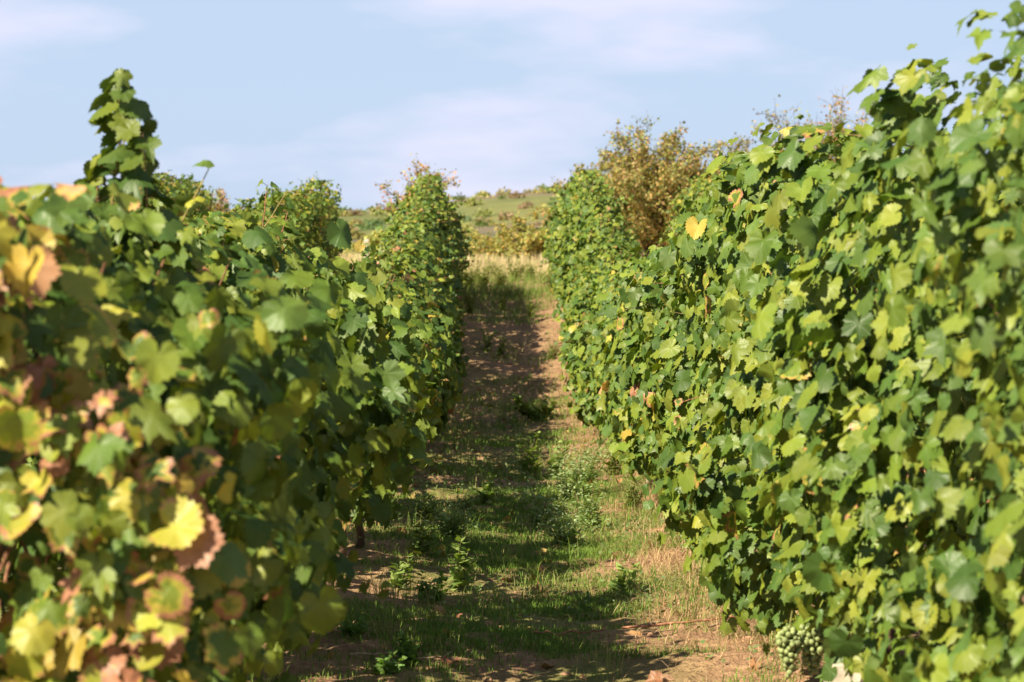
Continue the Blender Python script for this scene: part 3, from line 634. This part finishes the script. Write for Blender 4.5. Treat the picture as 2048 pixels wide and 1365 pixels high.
WEEDS = [  # px, py of the foot, distance, height, kind, label
    (1082, 795, 28.5, .42, 'creeper', 'low clump of round vine-like leaves in the middle of the lane'),
    (1062, 930, 21.5, .42, 'tall', 'tall narrow weed standing upright in the lane before the long shadow'),
    (1110, 950, 21.0, .34, 'tall', 'leafy upright weed right of the tallest weed in the lane'),
    (1140, 1010, 18.6, .34, 'feathery', 'silvery feathery weed on the right half of the lane'),
    (1090, 1060, 16.8, .30, 'feathery', 'grey-green feathery weed in the lane middle, below the silvery one'),
    (1185, 1075, 16.2, .30, 'feathery', 'feathery weed nearest the dry straw on the right'),
    (1170, 985, 19.8, .28, 'feathery', 'pale feathery weed behind the silvery clump'),
    (1230, 960, 20.3, .30, 'brush', 'upright yellowish weed at the foot of the right row'),
    (1135, 1130, 15.0, .22, 'feathery', 'low feathery weed in front of the grey-green one'),
    (860, 1050, 16.5, .26, 'feathery', 'pale feathery weed at the foot of the left row'),
    (905, 1085, 15.2, .26, 'feathery', 'feathery weed left of the lane middle, in the sun'),
    (845, 1120, 14.3, .30, 'tall', 'leafy weed beside the left row above the dark trunks'),
    (925, 1170, 13.2, .32, 'tall', 'tall thin dark weed in the left half of the lane'),
    (870, 1190, 12.6, .24, 'broad', 'broad-leaved weed low in the left row shade'),
    (800, 1175, 13.0, .24, 'tall', 'dark leafy weed next to the thin vine trunk'),
    (820, 1320, 10.2, .16, 'broad', 'dark green broad-leaved weed at the bottom of the picture'),
    (760, 1350, 9.9, .12, 'broad', 'small dark weed in the bottom left corner of the lane'),
    (700, 1290, 10.7, .12, 'broad', 'small creeping weed on bare soil under the left row'),
    (1250, 1190, 12.9, .16, 'tall', 'single small seedling weed with dark leaves on the short grass'),
    (970, 1000, 18.4, .28, 'tall', 'weed at the edge of the long shadow, left of the lane middle'),
    (930, 1010, 18.0, .22, 'brush', 'brushy weed at the foot of the left row in the shade'),
    (975, 690, 36.0, .34, 'tall', 'weed on the slope in the middle of the lane shadow'),
    (1000, 715, 35.2, .30, 'tall', 'light green weed on the slope right of the shaded one'),
    (1105, 720, 34.8, .28, 'brush', 'small tuft-like weed on the sunlit reddish soil of the slope'),
    (1110, 600, 43.0, .42, 'bushy', 'yellowish weed by the right row at the top of the slope'),
    (935, 590, 45.0, .46, 'bushy', 'dark bushy weed in shade at the top of the slope by the left row'),
    (965, 585, 45.5, .48, 'bushy', 'largest dark bushy weed at the top of the slope'),
    (1000, 580, 46.5, .36, 'bushy', 'bushy weed on the crest right of the largest dark one'),
    (1030, 565, 49.0, .50, 'bushy', 'tall yellow-green weed on the crest in front of the straw meadow'),
    (1060, 562, 50.0, .38, 'bushy', 'yellow-green weed on the crest nearest the right row'),
    (990, 560, 51.0, .40, 'bushy', 'yellow-green weed on the crest behind the dark bushy ones'),
    (940, 640, 39.5, .40, 'brush', 'shaded weed on the upper slope along the left row'),
    (1005, 625, 41.0, .36, 'brush', 'shaded weed in the middle of the upper slope'),
    (1060, 640, 39.5, .30, 'brush', 'weed at the right edge of the shadow on the upper slope'),
    (1265, 1010, 17.6, .26, 'brush', 'yellow weed stalks under the right row near the pale post'),
]
for i, (px, py, d, h, kind, lab) in enumerate(WEEDS):
    h *= 1.1 if kind == 'feathery' and px > 1000 else (.75 if px < 1000 and py > 990 else 1)
    x = (px - VX) / FPX * d; o = empty('weed', (x, d, float(gz(x, d))), lab, 'weed', 'weeds growing in the lane')
    s_, l_ = weed_meshes(kind, h, np.random.default_rng(2000 + i)); link('stem', s_, o); link('leaves', l_, o)
# low undergrowth nobody could count
LV = Leaves(); q = scatter(5200, -1.1, 1.2, 9.5, 25, lambda x, y: np.clip(patch(x, y, 1.5, 21) * 1.8 - .7, 0, 1) * np.interp(x, [-1.1, 0, .7, 1.1], [.8, .6, 1, .6]), r); q = np.repeat(q, 6, 0) + np.abs(r.normal(0, .035, (len(q) * 6, 3))) * [1, 1, 1.0]; n = len(q)
LV.add(q, np.array([0, 0, 1.]) + r.normal(0, .5, (n, 3)), r.normal(0, 1, (n, 3)) + (0, 0, .3), r.uniform(.012, .032, n), np.concatenate([cpick([(.12, .19, .06), (.17, .25, .09), (.22, .28, .12)], n, r), np.zeros((n, 1))], 1), 'lance', r)
tag(link('ground_cover', LV.mesh('ground_cover', M_WEED)), 'low leafy green ground cover spread through the near half of the lane', 'ground cover', kind='stuff')

# ------------------------------------------------------------------ shrubs behind the rows
def shrub(px, py_top, d, width_px, label, pal, seed, nbr=46, dens=1.0, leaf=.05, ground_py=None, wood=(.10, .065, .055, 0)):
    r = np.random.default_rng(seed); x = (px - VX) / FPX * d; z0 = float(gz(x, d)); H = CAMZ + (VY - py_top) / FPX * d - z0; Wd = width_px / FPX * d / 2 * 1.25
    o = empty('shrub', (x, d, z0), label, 'shrub', 'shrubs beyond the ends of the rows')
    T = Tubes(); Ps = []
    for k in range(nbr):
        a = r.uniform(0, 6.28); rad = Wd * r.uniform(.15, 1.0); top = H * (1.02 - .42 * (rad / Wd) ** 2) * r.uniform(.55, 1.0); m = 12
        tt = np.linspace(0, 1, m); arc = np.stack([math.cos(a) * rad * tt ** 1.3, math.sin(a) * rad * tt ** 1.3, top * np.sin(tt * (1.35 + .3 * r.random())) ** .9], 1)
        arc[1:] += np.cumsum(r.normal(0, .016 * H, (m - 1, 3)), 0) * .5
        T.add(arc, np.linspace(.022, .004, m), 5, wood)
        for j in range(3, m):
            for u in range(3):
                dv = r.normal(0, 1, 3) + (math.cos(a) * .4, math.sin(a) * .4, .55); dv /= np.linalg.norm(dv); ln = r.uniform(.15, .42) * H / 3; e = arc[j] + dv * ln; mid = arc[j] + dv * ln * .5 + r.normal(0, .03, 3)
                T.add([arc[j], mid, e], [.0045, .0035, .002], 3, wood)
                c = int(r.integers(6, 16) * dens * (1.1 if arc[j][2] < .7 * H else .7)); s_ = r.random((c, 1)); Ps.append(arc[j] * (1 - s_) + e * s_ + r.normal(0, .045, (c, 3)))
    Ps = np.concatenate(Ps); Ps = Ps[Ps[:, 2] > .1]; n = len(Ps); LV = Leaves(); cc = cpick(pal, n, r, .3)
    LV.add(Ps, r.normal(0, 1, (n, 3)) + (0, 0, .5), r.normal(0, 1, (n, 3)), r.uniform(leaf * .6, leaf * 1.3, n), np.concatenate([cc, np.zeros((n, 1))], 1), 'broad', r)
    link('branches', T.mesh('branches', M_BARK), o); link('crown', LV.mesh('crown', M_BUSH), o)
OR = [(.42, .32, .12), (.36, .34, .12), (.48, .31, .12), (.30, .33, .11), (.40, .25, .12), (.25, .30, .10)]
RD = [(.52, .22, .09), (.46, .30, .10), (.32, .36, .10), (.50, .26, .11), (.40, .34, .12)]
PK = [(.48, .30, .17), (.42, .35, .15), (.32, .38, .14), (.50, .28, .17)]
shrub(1310, 262, 60, 400, 'large rounded orange-brown autumn shrub behind the end of the right row', OR, 1, 90, 1.7, .065)
shrub(1262, 236, 62, 110, 'slender green-topped shrub rising out of the large orange-brown one', [(.20, .28, .08), (.30, .28, .09)], 2, 16, .8, .06)
shrub(1450, 275, 61, 230, 'olive and orange shrub right of the large orange-brown one, partly behind a vine row', [(.30, .27, .09), (.36, .26, .09), (.24, .27, .09)], 3, 46, .8, .055)
shrub(850, 335, 58, 190, 'red and green autumn shrub peeping over the far end of the left row', RD, 4, 34, .75, .055)
shrub(1690, 198, 60, 280, 'sparse pinkish shrub showing over the top of the right row', PK, 5, 60, .7, .06)
shrub(1580, 215, 61, 150, 'sparse yellow-green shrub left of the sparse pinkish one', [(.34, .32, .12), (.40, .27, .12), (.28, .32, .12)], 6, 34, .6, .06)
shrub(440, 375, 66, 130, 'small reddish shrub behind the dip between the left rows', PK, 7, 24, .7, .055)
shrub(1050, 432, 82, 190, 'low orange and olive shrub beyond the meadow, seen between the two row ends', [(.52, .36, .12), (.42, .40, .13), (.34, .38, .13)], 8, 34, .8, .08)
shrub(925, 455, 95, 120, 'low olive shrub behind the far end of the left row', [(.36, .40, .13), (.42, .40, .13)], 9, 24, .8, .09)
shrub(770, 450, 90, 130, 'low yellow-green shrub left of the far end of the left row', [(.36, .42, .12), (.44, .40, .12)], 10, 24, .8, .09)
# far hillside scrub: reads as one mass
r = np.random.default_rng(404); LV = Leaves(); n = 620
cy = r.uniform(255, 430, n); cx = (r.uniform(200, 2100, n) - VX) / FPX * cy; cz = gz(cx, cy); rad = r.uniform(.5, 1.5, n); cc = cpick([(.18, .25, .08), (.27, .30, .10), (.36, .31, .12), (.30, .21, .14), (.16, .24, .11), (.40, .38, .14)], n, r, .2)
per = 90; u = r.normal(0, 1, (n, per, 3)); u /= np.linalg.norm(u, axis=2)[..., None]; u *= (r.random((n, per, 1)) ** .4); u[..., 2] = np.abs(u[..., 2]) * .75
pos = (np.stack([cx, cy, cz], 1)[:, None] + u * rad[:, None, None]).reshape(-1, 3); m = len(pos)
LV.add(pos, r.normal(0, 1, (m, 3)) + (0, 0, .4), r.normal(0, 1, (m, 3)), np.repeat(rad, per) * r.uniform(.18, .4, m), np.concatenate([np.repeat(cc, per, 0) * r.uniform(.75, 1.2, (m, 1)), np.zeros((m, 1))], 1), 'broad', r)
tag(link('hillside_scrub', LV.mesh('hillside_scrub', M_BUSH)), 'far hillside scrub in green, ochre and brown under the skyline', 'scrub', kind='stuff')

# ------------------------------------------------------------------ tiny birds far up
def bird(px, py, d, label, sz):
    v = np.array([(-1, .15, .12), (-.45, 0, .2), (0, -.12, 0), (.45, 0, .2), (1, .15, .12), (-.4, .25, .17), (0, .22, .03), (.4, .25, .17), (0, .45, .02), (0, .1, -.08), (0, -.3, .0)]) * sz
    f = [(0, 1, 5), (1, 2, 6), (1, 6, 5), (2, 3, 6), (3, 7, 6), (3, 4, 7), (5, 6, 8), (6, 7, 8), (2, 9, 10), (2, 10, 9), (9, 6, 8), (2, 6, 9)]
    o = link('bird', mesh_np('bird', v, [f], mats=[M_BIRD]), loc=tuple(P(px, py, d))); tag(o, label, 'bird', 'birds in the sky')
bird(765, 51, 160, 'tiny dark bird high in the sky at the top centre-left', .10)
bird(797, 111, 200, 'faint tiny bird just below the top centre one', .08)
bird(80, 86, 180, 'faint tiny bird high over the left vines', .10)
bird(1481, 145, 170, 'tiny bird in the sky over the right row', .10)
